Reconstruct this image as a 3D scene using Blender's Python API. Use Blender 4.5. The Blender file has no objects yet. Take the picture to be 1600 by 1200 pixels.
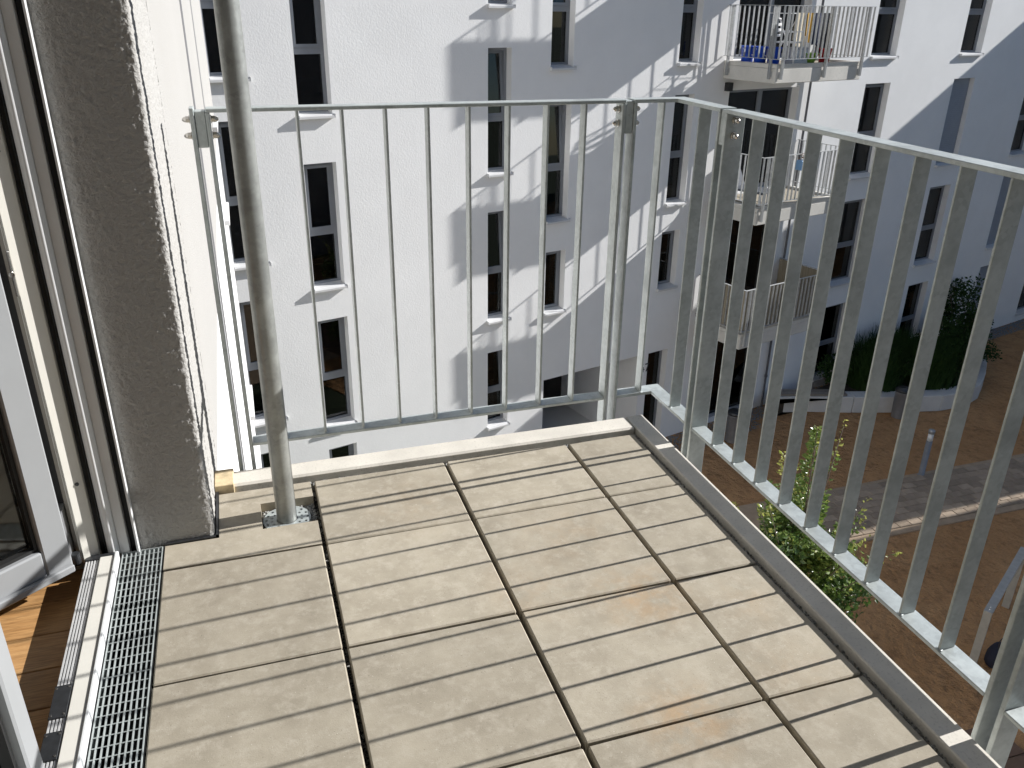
import bpy, bmesh, math, random
from mathutils import Vector, Matrix, noise
random.seed(7)
S = bpy.context.scene
COL = S.collection
R = math.radians

# ------------------------------------------------------------------ camera
YAW, PITCH, ROLL = R(18.152), R(24.590), R(0.824)
cam = bpy.data.cameras.new('camera'); cam.sensor_width = 36; cam.lens = 1304.03 / 1600 * 36
cam.clip_start = .05; cam.clip_end = 2000
co = bpy.data.objects.new('camera', cam); COL.objects.link(co); S.camera = co
fw = Vector((math.sin(YAW) * math.cos(PITCH), math.cos(YAW) * math.cos(PITCH), -math.sin(PITCH)))
rt = Vector((math.cos(YAW), -math.sin(YAW), 0)); up = rt.cross(fw)
c_, s_ = math.cos(ROLL), math.sin(ROLL)
r2 = rt * c_ + up * s_; u2 = up * c_ - rt * s_
co.matrix_world = Matrix(((r2.x, u2.x, -fw.x, -.1026), (r2.y, u2.y, -fw.y, -1.8564), (r2.z, u2.z, -fw.z, 1.2857), (0, 0, 0, 1)))

# ------------------------------------------------------------------ sky, sun, exposure
SUN_AZ, SUN_EL = R(2.4), R(27.9)          # azimuth counted from +X towards +Y
W = bpy.data.worlds.new('World'); S.world = W; W.use_nodes = True
nt = W.node_tree; bg = nt.nodes['Background']
sky = nt.nodes.new('ShaderNodeTexSky'); sky.sky_type = 'NISHITA'; sky.sun_disc = False
sky.sun_elevation = SUN_EL; sky.sun_rotation = math.pi / 2 - SUN_AZ
sky.air_density = 1.0; sky.dust_density = .1; sky.ozone_density = 4.0
nt.links.new(sky.outputs[0], bg.inputs[0]); bg.inputs[1].default_value = .06
sl = bpy.data.lights.new('sun', 'SUN'); sl.energy = 5; sl.angle = R(.42); sl.color = (1, .98, .95)
so = bpy.data.objects.new('sun', sl); COL.objects.link(so)
sdir = Vector((math.cos(SUN_EL) * math.cos(SUN_AZ), math.cos(SUN_EL) * math.sin(SUN_AZ), math.sin(SUN_EL)))
so.rotation_euler = (-sdir).to_track_quat('-Z', 'Y').to_euler(); so.location = sdir * 60
S.view_settings.view_transform = 'Standard'; S.view_settings.look = 'None'
S.view_settings.exposure = .68; S.view_settings.gamma = 1
S.view_settings.use_curve_mapping = False
S.render.engine = 'CYCLES'; S.cycles.max_bounces = 6; S.cycles.diffuse_bounces = 3; S.cycles.glossy_bounces = 3; S.cycles.transparent_max_bounces = 8; S.cycles.transmission_bounces = 2

# ------------------------------------------------------------------ materials
def nodes(name):
    m = bpy.data.materials.new(name); m.use_nodes = True
    return m, m.node_tree, m.node_tree.nodes['Principled BSDF']
def mixcol(t, f, a, b, mode='MIX'):
    n = t.nodes.new('ShaderNodeMix'); n.data_type = 'RGBA'; n.blend_type = mode
    for i, v in ((0, f), (6, a), (7, b)):
        if hasattr(v, 'links'): t.links.new(v, n.inputs[i])
        elif i == 0: n.inputs[0].default_value = v
        else: n.inputs[i].default_value = (*v, 1)
    return n.outputs[2]
def noise_n(t, scale, detail=3, rough=.55, vec=None, sc=None):
    n = t.nodes.new('ShaderNodeTexNoise'); n.inputs['Scale'].default_value = scale
    n.inputs['Detail'].default_value = detail; n.inputs['Roughness'].default_value = rough
    v = vec
    if v is None:
        g = t.nodes.new('ShaderNodeNewGeometry'); v = g.outputs['Position']
    if sc:
        mp = t.nodes.new('ShaderNodeMapping'); mp.inputs['Scale'].default_value = sc
        t.links.new(v, mp.inputs['Vector']); v = mp.outputs[0]
    t.links.new(v, n.inputs['Vector'])
    return n.outputs['Fac']
def ramp(t, fac, a, b):
    n = t.nodes.new('ShaderNodeMapRange'); n.inputs[1].default_value = a; n.inputs[2].default_value = b
    t.links.new(fac, n.inputs[0]); return n.outputs[0]
def bump(t, bsdf, fac, strength, dist):
    n = t.nodes.new('ShaderNodeBump'); n.inputs['Strength'].default_value = strength; n.inputs['Distance'].default_value = dist
    t.links.new(fac, n.inputs['Height']); t.links.new(n.outputs[0], bsdf.inputs['Normal'])
def M(name, col, rough=.6, metal=0., var=.12, vs=6, b=0., bs=60, bd=.002, spec=.5, fine=0., fs=300, rnd=0., sc=None):
    m, t, p = nodes(name)
    d = tuple(c * (1 - var) for c in col); l = tuple(min(1, c * (1 + var)) for c in col)
    c = mixcol(t, ramp(t, noise_n(t, vs, 4, .6, sc=sc), .3, .7), d, l)
    if fine:
        c = mixcol(t, ramp(t, noise_n(t, fs, 2), .55, .75), c, tuple(x * (1 - fine) for x in col))
    if rnd:
        oi = t.nodes.new('ShaderNodeObjectInfo')
        hv = t.nodes.new('ShaderNodeHueSaturation'); t.links.new(c, hv.inputs['Color'])
        mr = t.nodes.new('ShaderNodeMapRange'); mr.inputs[3].default_value = 1 - rnd; mr.inputs[4].default_value = 1 + rnd
        t.links.new(oi.outputs['Random'], mr.inputs[0]); t.links.new(mr.outputs[0], hv.inputs['Value']); c = hv.outputs[0]
    t.links.new(c, p.inputs['Base Color'])
    p.inputs['Roughness'].default_value = rough; p.inputs['Metallic'].default_value = metal
    p.inputs['Specular IOR Level'].default_value = spec
    if b: bump(t, p, noise_n(t, bs, 3), b, bd)
    return m

def plaster(name, col, scale, strength, dist, dirt=.04):
    m, t, p = nodes(name)
    c = mixcol(t, ramp(t, noise_n(t, .9, 5, .65), .35, .7), tuple(x * (1 - dirt) for x in col), col)
    c = mixcol(t, ramp(t, noise_n(t, scale * 1.7, 2), .6, .8), c, tuple(x * .93 for x in col))
    t.links.new(c, p.inputs['Base Color']); p.inputs['Roughness'].default_value = .9
    p.inputs['Specular IOR Level'].default_value = .2
    bump(t, p, noise_n(t, scale, 3, .6), strength, dist)
    return m
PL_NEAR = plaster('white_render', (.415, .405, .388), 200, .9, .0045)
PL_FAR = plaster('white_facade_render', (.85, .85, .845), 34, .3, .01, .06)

def galv(name, base, metal, rough):
    m, t, p = nodes(name)
    g = t.nodes.new('ShaderNodeNewGeometry')
    v = t.nodes.new('ShaderNodeTexVoronoi'); v.inputs['Scale'].default_value = 95
    t.links.new(g.outputs['Position'], v.inputs['Vector'])
    bw = t.nodes.new('ShaderNodeSeparateColor'); t.links.new(v.outputs['Color'], bw.inputs[0])
    c = mixcol(t, bw.outputs[0], tuple(x * .86 for x in base), tuple(x * 1.06 for x in base))
    c = mixcol(t, ramp(t, noise_n(t, 14, 5, .7), .42, .72), c, tuple(x * 1.22 for x in base))
    c = mixcol(t, ramp(t, noise_n(t, 5, 4, .7), .52, .75), c, tuple(x * .72 for x in base))
    t.links.new(c, p.inputs['Base Color']); p.inputs['Metallic'].default_value = metal
    rr = t.nodes.new('ShaderNodeMapRange'); rr.inputs[3].default_value = rough - .08; rr.inputs[4].default_value = rough + .15
    t.links.new(noise_n(t, 30, 3), rr.inputs[0]); t.links.new(rr.outputs[0], p.inputs['Roughness'])
    bump(t, p, noise_n(t, 160, 2), .12, .001)
    return m
GALV = galv('galvanised_steel', (.42, .455, .45), .22, .42)
GALV_FAR = galv('galvanised_steel_weathered', (.45, .46, .46), .2, .5)
GALV_P = galv('galvanised_pipe', (.34, .35, .335), .5, .38)
STAINLESS = M('stainless_steel', (.6, .58, .55), .22, .95, .05)

def tile_mat():
    m, t, p = nodes('beige_concrete_tile')
    c = mixcol(t, ramp(t, noise_n(t, 5.5, 7, .7), .34, .66), (.305, .268, .208), (.415, .37, .292))
    c = mixcol(t, ramp(t, noise_n(t, 26, 6, .75), .48, .7), c, (.445, .4, .325))
    # fine dark pits and pale grains
    c = mixcol(t, ramp(t, noise_n(t, 230, 3, .7), .64, .74), c, (.16, .135, .1))
    c = mixcol(t, ramp(t, noise_n(t, 190, 2, vec=None, sc=(1, 1.2, 1)), .7, .78), c, (.6, .56, .48))
    # rust-coloured stains with a shape of their own
    g = t.nodes.new('ShaderNodeNewGeometry')
    for (x, y, r, s) in ((.70, -.43, .16, .75), (.62, -.80, .14, .8), (.62, -.13, .2, .25), (.45, -.34, .16, .3), (.93, -.52, .12, .3), (.25, .12, .2, .2), (.9, -.75, .16, .22)):
        vd = t.nodes.new('ShaderNodeVectorMath'); vd.operation = 'DISTANCE'
        vd.inputs[1].default_value = (x, y, 0); t.links.new(g.outputs['Position'], vd.inputs[0])
        mr = t.nodes.new('ShaderNodeMapRange'); mr.inputs[1].default_value = r; mr.inputs[2].default_value = 0
        mr.inputs[3].default_value = 0; mr.inputs[4].default_value = s; t.links.new(vd.outputs['Value'], mr.inputs[0])
        mm = t.nodes.new('ShaderNodeMath'); mm.operation = 'MULTIPLY'; t.links.new(mr.outputs[0], mm.inputs[0])
        t.links.new(ramp(t, noise_n(t, 12 + 7 * x, 5, .7), .38, .68), mm.inputs[1])
        c = mixcol(t, mm.outputs[0], c, (.42, .27, .14))
    oi = t.nodes.new('ShaderNodeObjectInfo'); hv = t.nodes.new('ShaderNodeHueSaturation'); t.links.new(c, hv.inputs['Color'])
    mr = t.nodes.new('ShaderNodeMapRange'); mr.inputs[3].default_value = .88; mr.inputs[4].default_value = 1.1
    t.links.new(oi.outputs['Random'], mr.inputs[0]); t.links.new(mr.outputs[0], hv.inputs['Value'])
    t.links.new(hv.outputs[0], p.inputs['Base Color']); p.inputs['Roughness'].default_value = .85
    p.inputs['Specular IOR Level'].default_value = .25
    bump(t, p, noise_n(t, 320, 3, .7), .35, .0012)
    return m
TILE = tile_mat()
CURB = M('pale_cast_concrete', (.64, .605, .54), .75, 0, .1, 9, .25, 220, .001, .3, .2, 160)
SLAB = M('grey_concrete', (.42, .41, .38), .85, 0, .12, 3, .3, 60, .002, .3, .15, 90)
SLAB_FAR = M('pale_balcony_concrete', (.62, .6, .55), .85, 0, .1, 2, .2, 30, .003, .3, .12, 40)
GRAVEL = M('grey_chippings', (.3, .3, .29), .8, 0, .7, 180)
DARKGAP = M('black_rubber_and_gap_shade', (.015, .015, .015), .6, 0, .1)  # gasket rubber; also paints the shade inside blind slot and drain channel
CREAM = M('cream_frame_plastic', (.7, .68, .62), .4, 0, .04, 8)
WHITEPL = M('white_frame_plastic', (.72, .73, .73), .32, 0, .03, 8)
TAUPE = M('taupe_frame_plastic', (.3, .27, .23), .5, 0, .05, 8)
LEAFP = M('silver_grey_door_paint', (.3, .31, .32), .4, 0, .03, 8)
ALU = M('brushed_aluminium', (.6, .61, .63), .35, .8, .06, 30)
ALU_D = M('dark_fitting_steel', (.06, .063, .068), .4, .6, .2, 60)
FRAME = M('slate_grey_window_frame', (.2, .215, .24), .42, 0, .06, 3)
SILL = M('pale_metal_window_sill', (.66, .66, .66), .4, .1, .05, 3)
SHUTTER = M('grey_blue_roller_shutter', (.3, .33, .38), .55, 0, .06, 5)
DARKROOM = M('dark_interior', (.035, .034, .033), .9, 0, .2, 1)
CURTAIN = M('grey_curtain', (.4, .43, .41), .9, 0, .15, 3, sc=(9, 9, .2))
BLACK = M('black_paint', (.015, .015, .017), .45, 0, .1)
ROOMW = M('room_paint', (.7, .68, .64), .9, 0, .03, 2)

def wood_mat(name, a, b, sc):
    m, t, p = nodes(name)
    c = mixcol(t, ramp(t, noise_n(t, 3, 6, .7, sc=sc), .3, .7), a, b)
    c = mixcol(t, ramp(t, noise_n(t, 10, 4, .6, sc=sc), .45, .8), c, tuple(x * .6 for x in a))
    oi = t.nodes.new('ShaderNodeObjectInfo'); hv = t.nodes.new('ShaderNodeHueSaturation'); t.links.new(c, hv.inputs['Color'])
    mr = t.nodes.new('ShaderNodeMapRange'); mr.inputs[3].default_value = .82; mr.inputs[4].default_value = 1.15
    t.links.new(oi.outputs['Random'], mr.inputs[0]); t.links.new(mr.outputs[0], hv.inputs['Value'])
    t.links.new(hv.outputs[0], p.inputs['Base Color']); p.inputs['Roughness'].default_value = .45
    return m
WOOD = wood_mat('oak_floor', (.46, .24, .09), (.66, .39, .17), (2, 22, 22))
SEATWOOD = wood_mat('grey_seat_wood', (.2, .17, .14), (.3, .26, .22), (22, 2, 22))

def glass_mat(name, tint, ior=1.5):
    m = bpy.data.materials.new(name); m.use_nodes = True; t = m.node_tree
    for n in list(t.nodes):
        if n.type != 'OUTPUT_MATERIAL': t.nodes.remove(n)
    out = [n for n in t.nodes if n.type == 'OUTPUT_MATERIAL'][0]
    tr = t.nodes.new('ShaderNodeBsdfTransparent'); tr.inputs[0].default_value = (*tint, 1)
    gl = t.nodes.new('ShaderNodeBsdfGlossy'); gl.inputs['Roughness'].default_value = .015
    fr = t.nodes.new('ShaderNodeFresnel'); fr.inputs[0].default_value = ior
    mx = t.nodes.new('ShaderNodeMixShader'); t.links.new(fr.outputs[0], mx.inputs[0])
    t.links.new(tr.outputs[0], mx.inputs[1]); t.links.new(gl.outputs[0], mx.inputs[2])
    t.links.new(mx.outputs[0], out.inputs[0])
    return m
GLASS = glass_mat('window_glass', (.3, .33, .34), 1.55)
GLASS_N = glass_mat('door_glass', (.75, .77, .76), 1.5)

def leaf_mat(name, a, b, tr=.35, rough=.32, spec=.6):
    m, t, p = nodes(name)
    c = mixcol(t, ramp(t, noise_n(t, 9, 3), .3, .7), a, b)
    t.links.new(c, p.inputs['Base Color']); p.inputs['Roughness'].default_value = rough
    p.inputs['Specular IOR Level'].default_value = spec
    out = [n for n in t.nodes if n.type == 'OUTPUT_MATERIAL'][0]
    tl = t.nodes.new('ShaderNodeBsdfTranslucent'); t.links.new(c, tl.inputs[0])
    mx = t.nodes.new('ShaderNodeMixShader'); mx.inputs[0].default_value = tr
    t.links.new(p.outputs[0], mx.inputs[1]); t.links.new(tl.outputs[0], mx.inputs[2]); t.links.new(mx.outputs[0], out.inputs[0])
    return m
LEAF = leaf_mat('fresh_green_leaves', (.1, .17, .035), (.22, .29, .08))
LEAF_I = leaf_mat('shade_toned_leaves', (.035, .08, .015), (.09, .15, .035), .25)  # darker leaf copy, shade of the inner crown put into its colour
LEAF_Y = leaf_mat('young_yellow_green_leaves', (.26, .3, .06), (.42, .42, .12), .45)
LEAF_D = leaf_mat('dark_green_leaves', (.016, .042, .009), (.035, .07, .017), .15, .7, .15)
BARK = M('grey_brown_bark', (.13, .1, .075), .9, 0, .3, 20, .5, 60, .004)
SOIL = M('dark_soil', (.045, .033, .022), .95, 0, .3, 8, .5, 30, .02)

def sand_mat():
    m, t, p = nodes('brown_sand')
    c = mixcol(t, ramp(t, noise_n(t, .8, 5, .65), .3, .7), (.44, .235, .105), (.56, .32, .155))
    c = mixcol(t, ramp(t, noise_n(t, 5, 4, .7), .5, .75), c, (.27, .145, .07))
    c = mixcol(t, ramp(t, noise_n(t, 60, 2), .6, .75), c, (.42, .29, .19))
    t.links.new(c, p.inputs['Base Color']); p.inputs['Roughness'].default_value = .95
    p.inputs['Specular IOR Level'].default_value = .1
    bump(t, p, noise_n(t, 6.5, 4, .65), 1, .13)
    return m
SAND = sand_mat()
GRASS = M('dark_turf', (.035, .05, .02), .95, 0, .3, 3, .5, 20, .03)
GREYW = M('grey_render', (.3, .31, .33), .9, 0, .08, 1, .3, 40, .004)
PAVER = M('grey_brown_paver', (.37, .29, .215), .9, 0, .12, 6, .3, 60, .003, .2, .2, 90, .22)
KERB = M('sandy_path_edge', (.42, .31, .21), .9, 0, .12, 5, .3, 40, .004)
WHITECON = M('white_cast_concrete', (.6, .59, .57), .8, 0, .08, 3, .2, 50, .003, .3, .1, 60)
COL_ = lambda n, c, r=.5: M(n, c, r, 0, .08, 12)

# ------------------------------------------------------------------ mesh helpers
class MB:
    def __init__(s, o=(0, 0, 0)): s.v = []; s.f = []; s.o = Vector(o)
    def add(s, vs, fs):
        n = len(s.v); s.v += [tuple(Vector(v) - s.o) for v in vs]; s.f += [tuple(i + n for i in f) for f in fs]; return s
    def box(s, x0, x1, y0, y1, z0, z1):
        return s.add([(x, y, z) for x in (x0, x1) for y in (y0, y1) for z in (z0, z1)],
                     [(0, 1, 3, 2), (4, 6, 7, 5), (0, 4, 5, 1), (2, 3, 7, 6), (0, 2, 6, 4), (1, 5, 7, 3)])
    def cbox(s, x0, x1, y0, y1, z0, z1, c):
        ctr = Vector(((x0 + x1) / 2, (y0 + y1) / 2, (z0 + z1) / 2)); h = Vector(((x1 - x0) / 2, (y1 - y0) / 2, (z1 - z0) / 2))
        idx = {}; vs = []
        for sx in (-1, 1):
            for sy in (-1, 1):
                for sz in (-1, 1):
                    sg = Vector((sx, sy, sz))
                    for k in range(3):
                        p = Vector([sg[j] * (h[j] - (0 if j == k else c)) for j in range(3)])
                        idx[(sx, sy, sz, k)] = len(vs); vs.append(ctr + p)
        fs = []
        for k in range(3):
            a, b = [j for j in range(3) if j != k]
            for sk in (-1, 1):
                q = []
                for sa, sb in ((-1, -1), (1, -1), (1, 1), (-1, 1)):
                    g = [0, 0, 0]; g[k] = sk; g[a] = sa; g[b] = sb; q.append(idx[(*g, k)])
                fs.append(q)
            for sa in (-1, 1):
                for sb in (-1, 1):
                    q = []
                    for sk, kk in ((-1, a), (1, a), (1, b), (-1, b)):
                        g = [0, 0, 0]; g[k] = sk; g[a] = sa; g[b] = sb; q.append(idx[(*g, kk)])
                    fs.append(q)
        for sx in (-1, 1):
            for sy in (-1, 1):
                for sz in (-1, 1): fs.append([idx[(sx, sy, sz, k)] for k in range(3)])
        out = []
        for f in fs:
            p = [vs[i] for i in f]; n = (p[1] - p[0]).cross(p[2] - p[0]); cc = sum(p, Vector()) / len(p) - ctr
            out.append(f if n.dot(cc) > 0 else f[::-1])
        return s.add(vs, out)
    def cyl(s, p0, p1, r0, r1=None, n=12, cap=True):
        p0 = Vector(p0); p1 = Vector(p1); r1 = r0 if r1 is None else r1
        d = (p1 - p0).normalized(); a = d.orthogonal().normalized(); b = d.cross(a); vs = []
        for p, r in ((p0, r0), (p1, r1)):
            for i in range(n):
                t = 2 * math.pi * i / n; vs.append(p + a * (r * math.cos(t)) + b * (r * math.sin(t)))
        fs = [(i, (i + 1) % n, n + (i + 1) % n, n + i) for i in range(n)]
        if cap: fs += [tuple(range(n))[::-1], tuple(range(n, 2 * n))]
        return s.add(vs, fs)
    def tube(s, pts, r, n=8):
        for a, b in zip(pts, pts[1:]): s.cyl(a, b, r, r, n)
        return s
    def prism(s, poly, z0, z1):
        n = len(poly)
        return s.add([(x, y, z0) for x, y in poly] + [(x, y, z1) for x, y in poly],
                     [tuple(range(n))[::-1], tuple(range(n, 2 * n))] + [(i, (i + 1) % n, n + (i + 1) % n, n + i) for i in range(n)])
    def lathe(s, prof, n=16, c=(0, 0)):
        vs = []; fs = []
        for r, z in prof:
            for i in range(n):
                t = 2 * math.pi * i / n; vs.append((c[0] + r * math.cos(t), c[1] + r * math.sin(t), z))
        for k in range(len(prof) - 1):
            for i in range(n): fs.append((k * n + i, k * n + (i + 1) % n, (k + 1) * n + (i + 1) % n, (k + 1) * n + i))
        fs.append(tuple(range(n))[::-1]); fs.append(tuple(range((len(prof) - 1) * n, len(prof) * n)))
        return s.add(vs, fs)
    def cells(s, xs, ys, inside, z0, z1):
        """solid slab made of rectangular cells, outer faces only"""
        nx, ny = len(xs) - 1, len(ys) - 1
        ins = lambda i, j: 0 <= i < nx and 0 <= j < ny and inside((xs[i] + xs[i + 1]) / 2, (ys[j] + ys[j + 1]) / 2)
        for i in range(nx):
            for j in range(ny):
                if not ins(i, j): continue
                x0, x1, y0, y1 = xs[i], xs[i + 1], ys[j], ys[j + 1]
                s.add([(x0, y0, z1), (x1, y0, z1), (x1, y1, z1), (x0, y1, z1)], [(0, 1, 2, 3)])
                s.add([(x0, y0, z0), (x1, y0, z0), (x1, y1, z0), (x0, y1, z0)], [(3, 2, 1, 0)])
                for (di, dj, a, b) in ((-1, 0, (x0, y1), (x0, y0)), (1, 0, (x1, y0), (x1, y1)), (0, -1, (x0, y0), (x1, y0)), (0, 1, (x1, y1), (x0, y1))):
                    if not ins(i + di, j + dj): s.add([(*a, z0), (*b, z0), (*b, z1), (*a, z1)], [(0, 1, 2, 3)])
        return s
    def mesh(s, name, mat, smooth=False):
        m = bpy.data.meshes.new(name); m.from_pydata(s.v, [], s.f); m.materials.append(mat)
        if smooth: m.polygons.foreach_set('use_smooth', [True] * len(m.polygons))
        m.update(); return m
    def build(s, name, mat, parent=None, smooth=False):
        return put(name, s.mesh(name, mat, smooth), parent)
def put(name, mesh, parent=None, loc=(0, 0, 0), rz=0):
    o = bpy.data.objects.new(name, mesh); COL.objects.link(o); o.parent = parent
    o.location = loc; o.rotation_euler = (0, 0, rz); return o
def thing(name, label, cat, loc=(0, 0, 0), rz=0, group=None):
    o = bpy.data.objects.new(name, None); COL.objects.link(o); o.location = loc; o.rotation_euler = (0, 0, rz)
    o.empty_display_size = .1
    return tag(o, label, cat, group)
def tag(o, label, cat, group=None):
    o['label'] = label; o['category'] = cat
    if group: o['group'] = group
    return o
def kind(o, k, label=None):
    o['kind'] = k
    if label: o['label'] = label
    return o
def smooth_by_angle(o, a=40):
    for p in o.data.polygons: p.use_smooth = True
    try: o.data.set_sharp_from_angle(angle=R(a))
    except Exception: pass
    return o

# frame of the opposite facade: local x = along it (u), local y = into the house, z = height above our balcony floor
P0 = Vector((-3.537, 10.949, 0)); FA = R(15.0146)
FT = Vector((math.cos(FA), math.sin(FA), 0)); FO = Vector((math.sin(FA), -math.cos(FA), 0))
def FP(u, off, z): return P0 + FT * u + FO * off + Vector((0, 0, z))
GZ = -8.5

# ------------------------------------------------------------------ ground
gb = MB(); gb.box(-300, 300, -300, 300, GZ - .4, GZ - .02); kind(gb.build('ground', GRASS), 'structure', 'ground around the houses')
gb = MB(); gb.prism([(5.2, -4.4), (33.5, -4.4), (FP(33, 0, 0).x, FP(33, 0, 0).y), (FP(9, 0, 0).x, FP(9, 0, 0).y), (5.2, 12)], GZ - .019, GZ); kind(gb.build('sand_yard', SAND), 'structure', 'brown trodden sand of the shaded courtyard')

# ------------------------------------------------------------------ walls with recessed windows
def wall_sheet(parent, name, u0, u1, z0, z1, openings, mat, depth):
    """outer skin of a wall in the parent's frame with openings (u0,u1,z0,z1) and their reveals"""
    us = sorted({u0, u1, *[o[0] for o in openings], *[o[1] for o in openings]})
    zs = sorted({z0, z1, *[o[2] for o in openings], *[o[3] for o in openings]})
    b = MB()
    for i in range(len(us) - 1):
        for j in range(len(zs) - 1):
            cu, cz = (us[i] + us[i + 1]) / 2, (zs[j] + zs[j + 1]) / 2
            if any(o[0] < cu < o[1] and o[2] < cz < o[3] for o in openings): continue
            b.add([(us[i], 0, zs[j]), (us[i + 1], 0, zs[j]), (us[i + 1], 0, zs[j + 1]), (us[i], 0, zs[j + 1])], [(0, 1, 2, 3)])
    for o in openings:
        a, c, d, e = o[:4]; D = o[4] if len(o) > 4 else depth
        b.add([(a, 0, d), (a, D, d), (a, D, e), (a, 0, e)], [(0, 1, 2, 3)])
        b.add([(c, 0, d), (c, 0, e), (c, D, e), (c, D, d)], [(0, 1, 2, 3)])
        b.add([(a, 0, e), (a, D, e), (c, D, e), (c, 0, e)], [(0, 1, 2, 3)])
        b.add([(a, 0, d), (c, 0, d), (c, D, d), (a, D, d)], [(0, 1, 2, 3)])
    return b.build(name, mat, parent)

def window(parent, a, c, d, e, D=.2, transom=.44, curtain=0, blind=False, sill=True, tilt=False):
    """frame with upper casement, lower light, sill; local origin at the lower left corner of the opening"""
    w, h = c - a, e - d; f = .055; T = h * transom
    b = MB(); y0, y1 = D - .03, D + .045
    b.box(0, f, y0, y1, 0, h); b.box(w - f, w, y0, y1, 0, h)
    b.box(f, w - f, y0, y1, 0, .07); b.box(f, w - f, y0, y1, h - f, h); b.box(f, w - f, y0, y1, max(.071, T - .05), max(.075, T + .05))
    o = b.build('window', FRAME, parent); o.location = (a, 0, d)
    s = MB(); q = f + .002; r = .045; hz = h - f - .002 - T - .052; ya, yb = -.018, .045   # opening sash, pivot on its lower edge
    s.box(q, q + r, ya, yb, 0, hz); s.box(w - q - r, w - q, ya, yb, 0, hz)
    s.box(q + r, w - q - r, ya, yb, 0, r); s.box(q + r, w - q - r, ya, yb, hz - r, hz)
    sh = s.build('sash', FRAME, o); sh.location = (0, y0, T + .052)
    pu = MB().box(q + r, w - q - r, .012, .018, r, hz - r).build('pane', GLASS, o); pu.location = (0, y0, T + .052)
    if tilt: sh.rotation_euler = pu.rotation_euler = (R(-5), 0, 0)
    if T > .2: MB().box(f, w - f, D + .008, D + .014, .07, T - .05).build('pane', GLASS, o)
    if sill:
        z = MB(); z.add([(-.02, -.075, -.015), (w + .02, -.075, -.015), (w + .02, D - .03, .03), (-.02, D - .03, .03),
                         (-.02, -.075, -.05), (w + .02, -.075, -.05), (w + .02, -.001, -.05), (-.02, -.001, -.05)],
                        [(0, 1, 2, 3), (4, 5, 1, 0), (4, 7, 6, 5)])
        z.box(-.024, -.018, -.078, -.001, -.052, .012); z.box(w + .018, w + .024, -.078, -.001, -.052, .012)
        z.build('sill', SILL, o)
    if curtain:
        k = MB(); n = 14; x0, x1 = (w * (1 - curtain), w - f) if curtain > 0 else (f, -w * curtain)
        vs = []; fs = []
        for i in range(n + 1):
            x = x0 + (x1 - x0) * i / n; y = D + .12 + .018 * (i % 2)
            vs += [(x, y, .1), (x, y, h - .03)]
        for i in range(n): fs.append((2 * i, 2 * i + 2, 2 * i + 3, 2 * i + 1))
        k.add(vs, fs); k.build('curtain', CURTAIN, o)
    if blind:
        k = MB(); n = int(h / .05)
        for i in range(n): k.box(f * .3, w - f * .3, D - .075, D - .06 + .004 * (i % 2), i * h / n + .003, (i + 1) * h / n - .003)
        k.box(f * .3, w - f * .3, D - .062, D - .05, 0, h)
        k.build('roller_shutter', SHUTTER, o)
    return o

# ------------------------------------------------------------------ opposite house
ob = thing('apartment_building', 'white rendered apartment block across the courtyard with narrow dark windows', 'building', P0, FA)
STY = 2.84
wins = []          # (u0,u1,z0,z1,options)
def col(u0, u1, tops, bots, **k):
    for t_, b_ in zip(tops, bots): wins.append((u0, u1, b_, t_, dict(k)))
reg_t = [5.28, 2.44, -.40, -3.24, -6.08]; reg_b = [3.05, .21, -2.63, -5.46, -8.2]
col(3.32, 3.87, reg_t, reg_b)
col(4.61, 5.16, [4.5, 1.75, -1.13, -3.81, -6.35], [2.4, -.38, -3.22, -5.88, -8.1])
col(8.07, 8.56, [6.25, 3.4, .56, -2.30, -5.14], [4.1, 1.24, -1.59, -4.46, -6.82], curtain=.3)
col(9.41, 9.92, reg_t[:3], reg_b[:3], curtain=.42); col(9.43, 9.92, [-3.26], [-4.54], transom=.001, curtain=.35)
col(12.55, 13.09, reg_t[:3], reg_b[:3], curtain=.3); col(12.52, 13.05, [-3.24], [-4.53], transom=.001)
col(18.72, 19.70, reg_t, reg_b, curtain=.45)
col(22.42, 23.40, reg_t, reg_b, curtain=-.4)
col(26.15, 27.12, reg_t, reg_b, curtain=.3)
col(29.2, 30.17, reg_t, reg_b)
doors = [(14.10, 16.34, .24 + STY * k, 2.47 + STY * k) for k in (2, 1, 0, -1, -2)] + [(14.10, 16.34, GZ, -6.05)]
PASS = (9.47, 12.20, GZ, -6.07); EDOOR = (12.43, 13.03, GZ, -6.08)
ops = [w[:4] for w in wins] + [(*d, .25) for d in doors] + [(*PASS, 3.0), (*EDOOR, .22)]
wall_sheet(ob, 'wall', -14, 42, GZ - .3, 9.2, ops, PL_FAR, .2)
bk = MB(); bk.add([(-14, 11, GZ - .3), (42, 11, GZ - .3), (42, 11, 9.2), (-14, 11, 9.2), (-14, 0, GZ - .3), (-14, 0, 9.2), (42, 0, GZ - .3), (42, 0, 9.2)],
                  [(1, 0, 3, 2), (0, 4, 5, 3), (6, 1, 2, 7)]); bk.build('rear_wall', PL_FAR, ob)
MB().box(-14.1, 42.1, -.08, 11.1, 9.2, 9.45).build('roof', SLAB_FAR, ob)
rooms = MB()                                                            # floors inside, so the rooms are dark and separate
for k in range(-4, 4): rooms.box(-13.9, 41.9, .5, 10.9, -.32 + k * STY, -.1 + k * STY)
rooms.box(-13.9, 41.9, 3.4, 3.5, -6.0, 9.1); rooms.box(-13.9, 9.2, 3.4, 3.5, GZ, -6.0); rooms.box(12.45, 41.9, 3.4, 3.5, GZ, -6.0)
rooms.build('interior', DARKROOM, ob)
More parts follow.
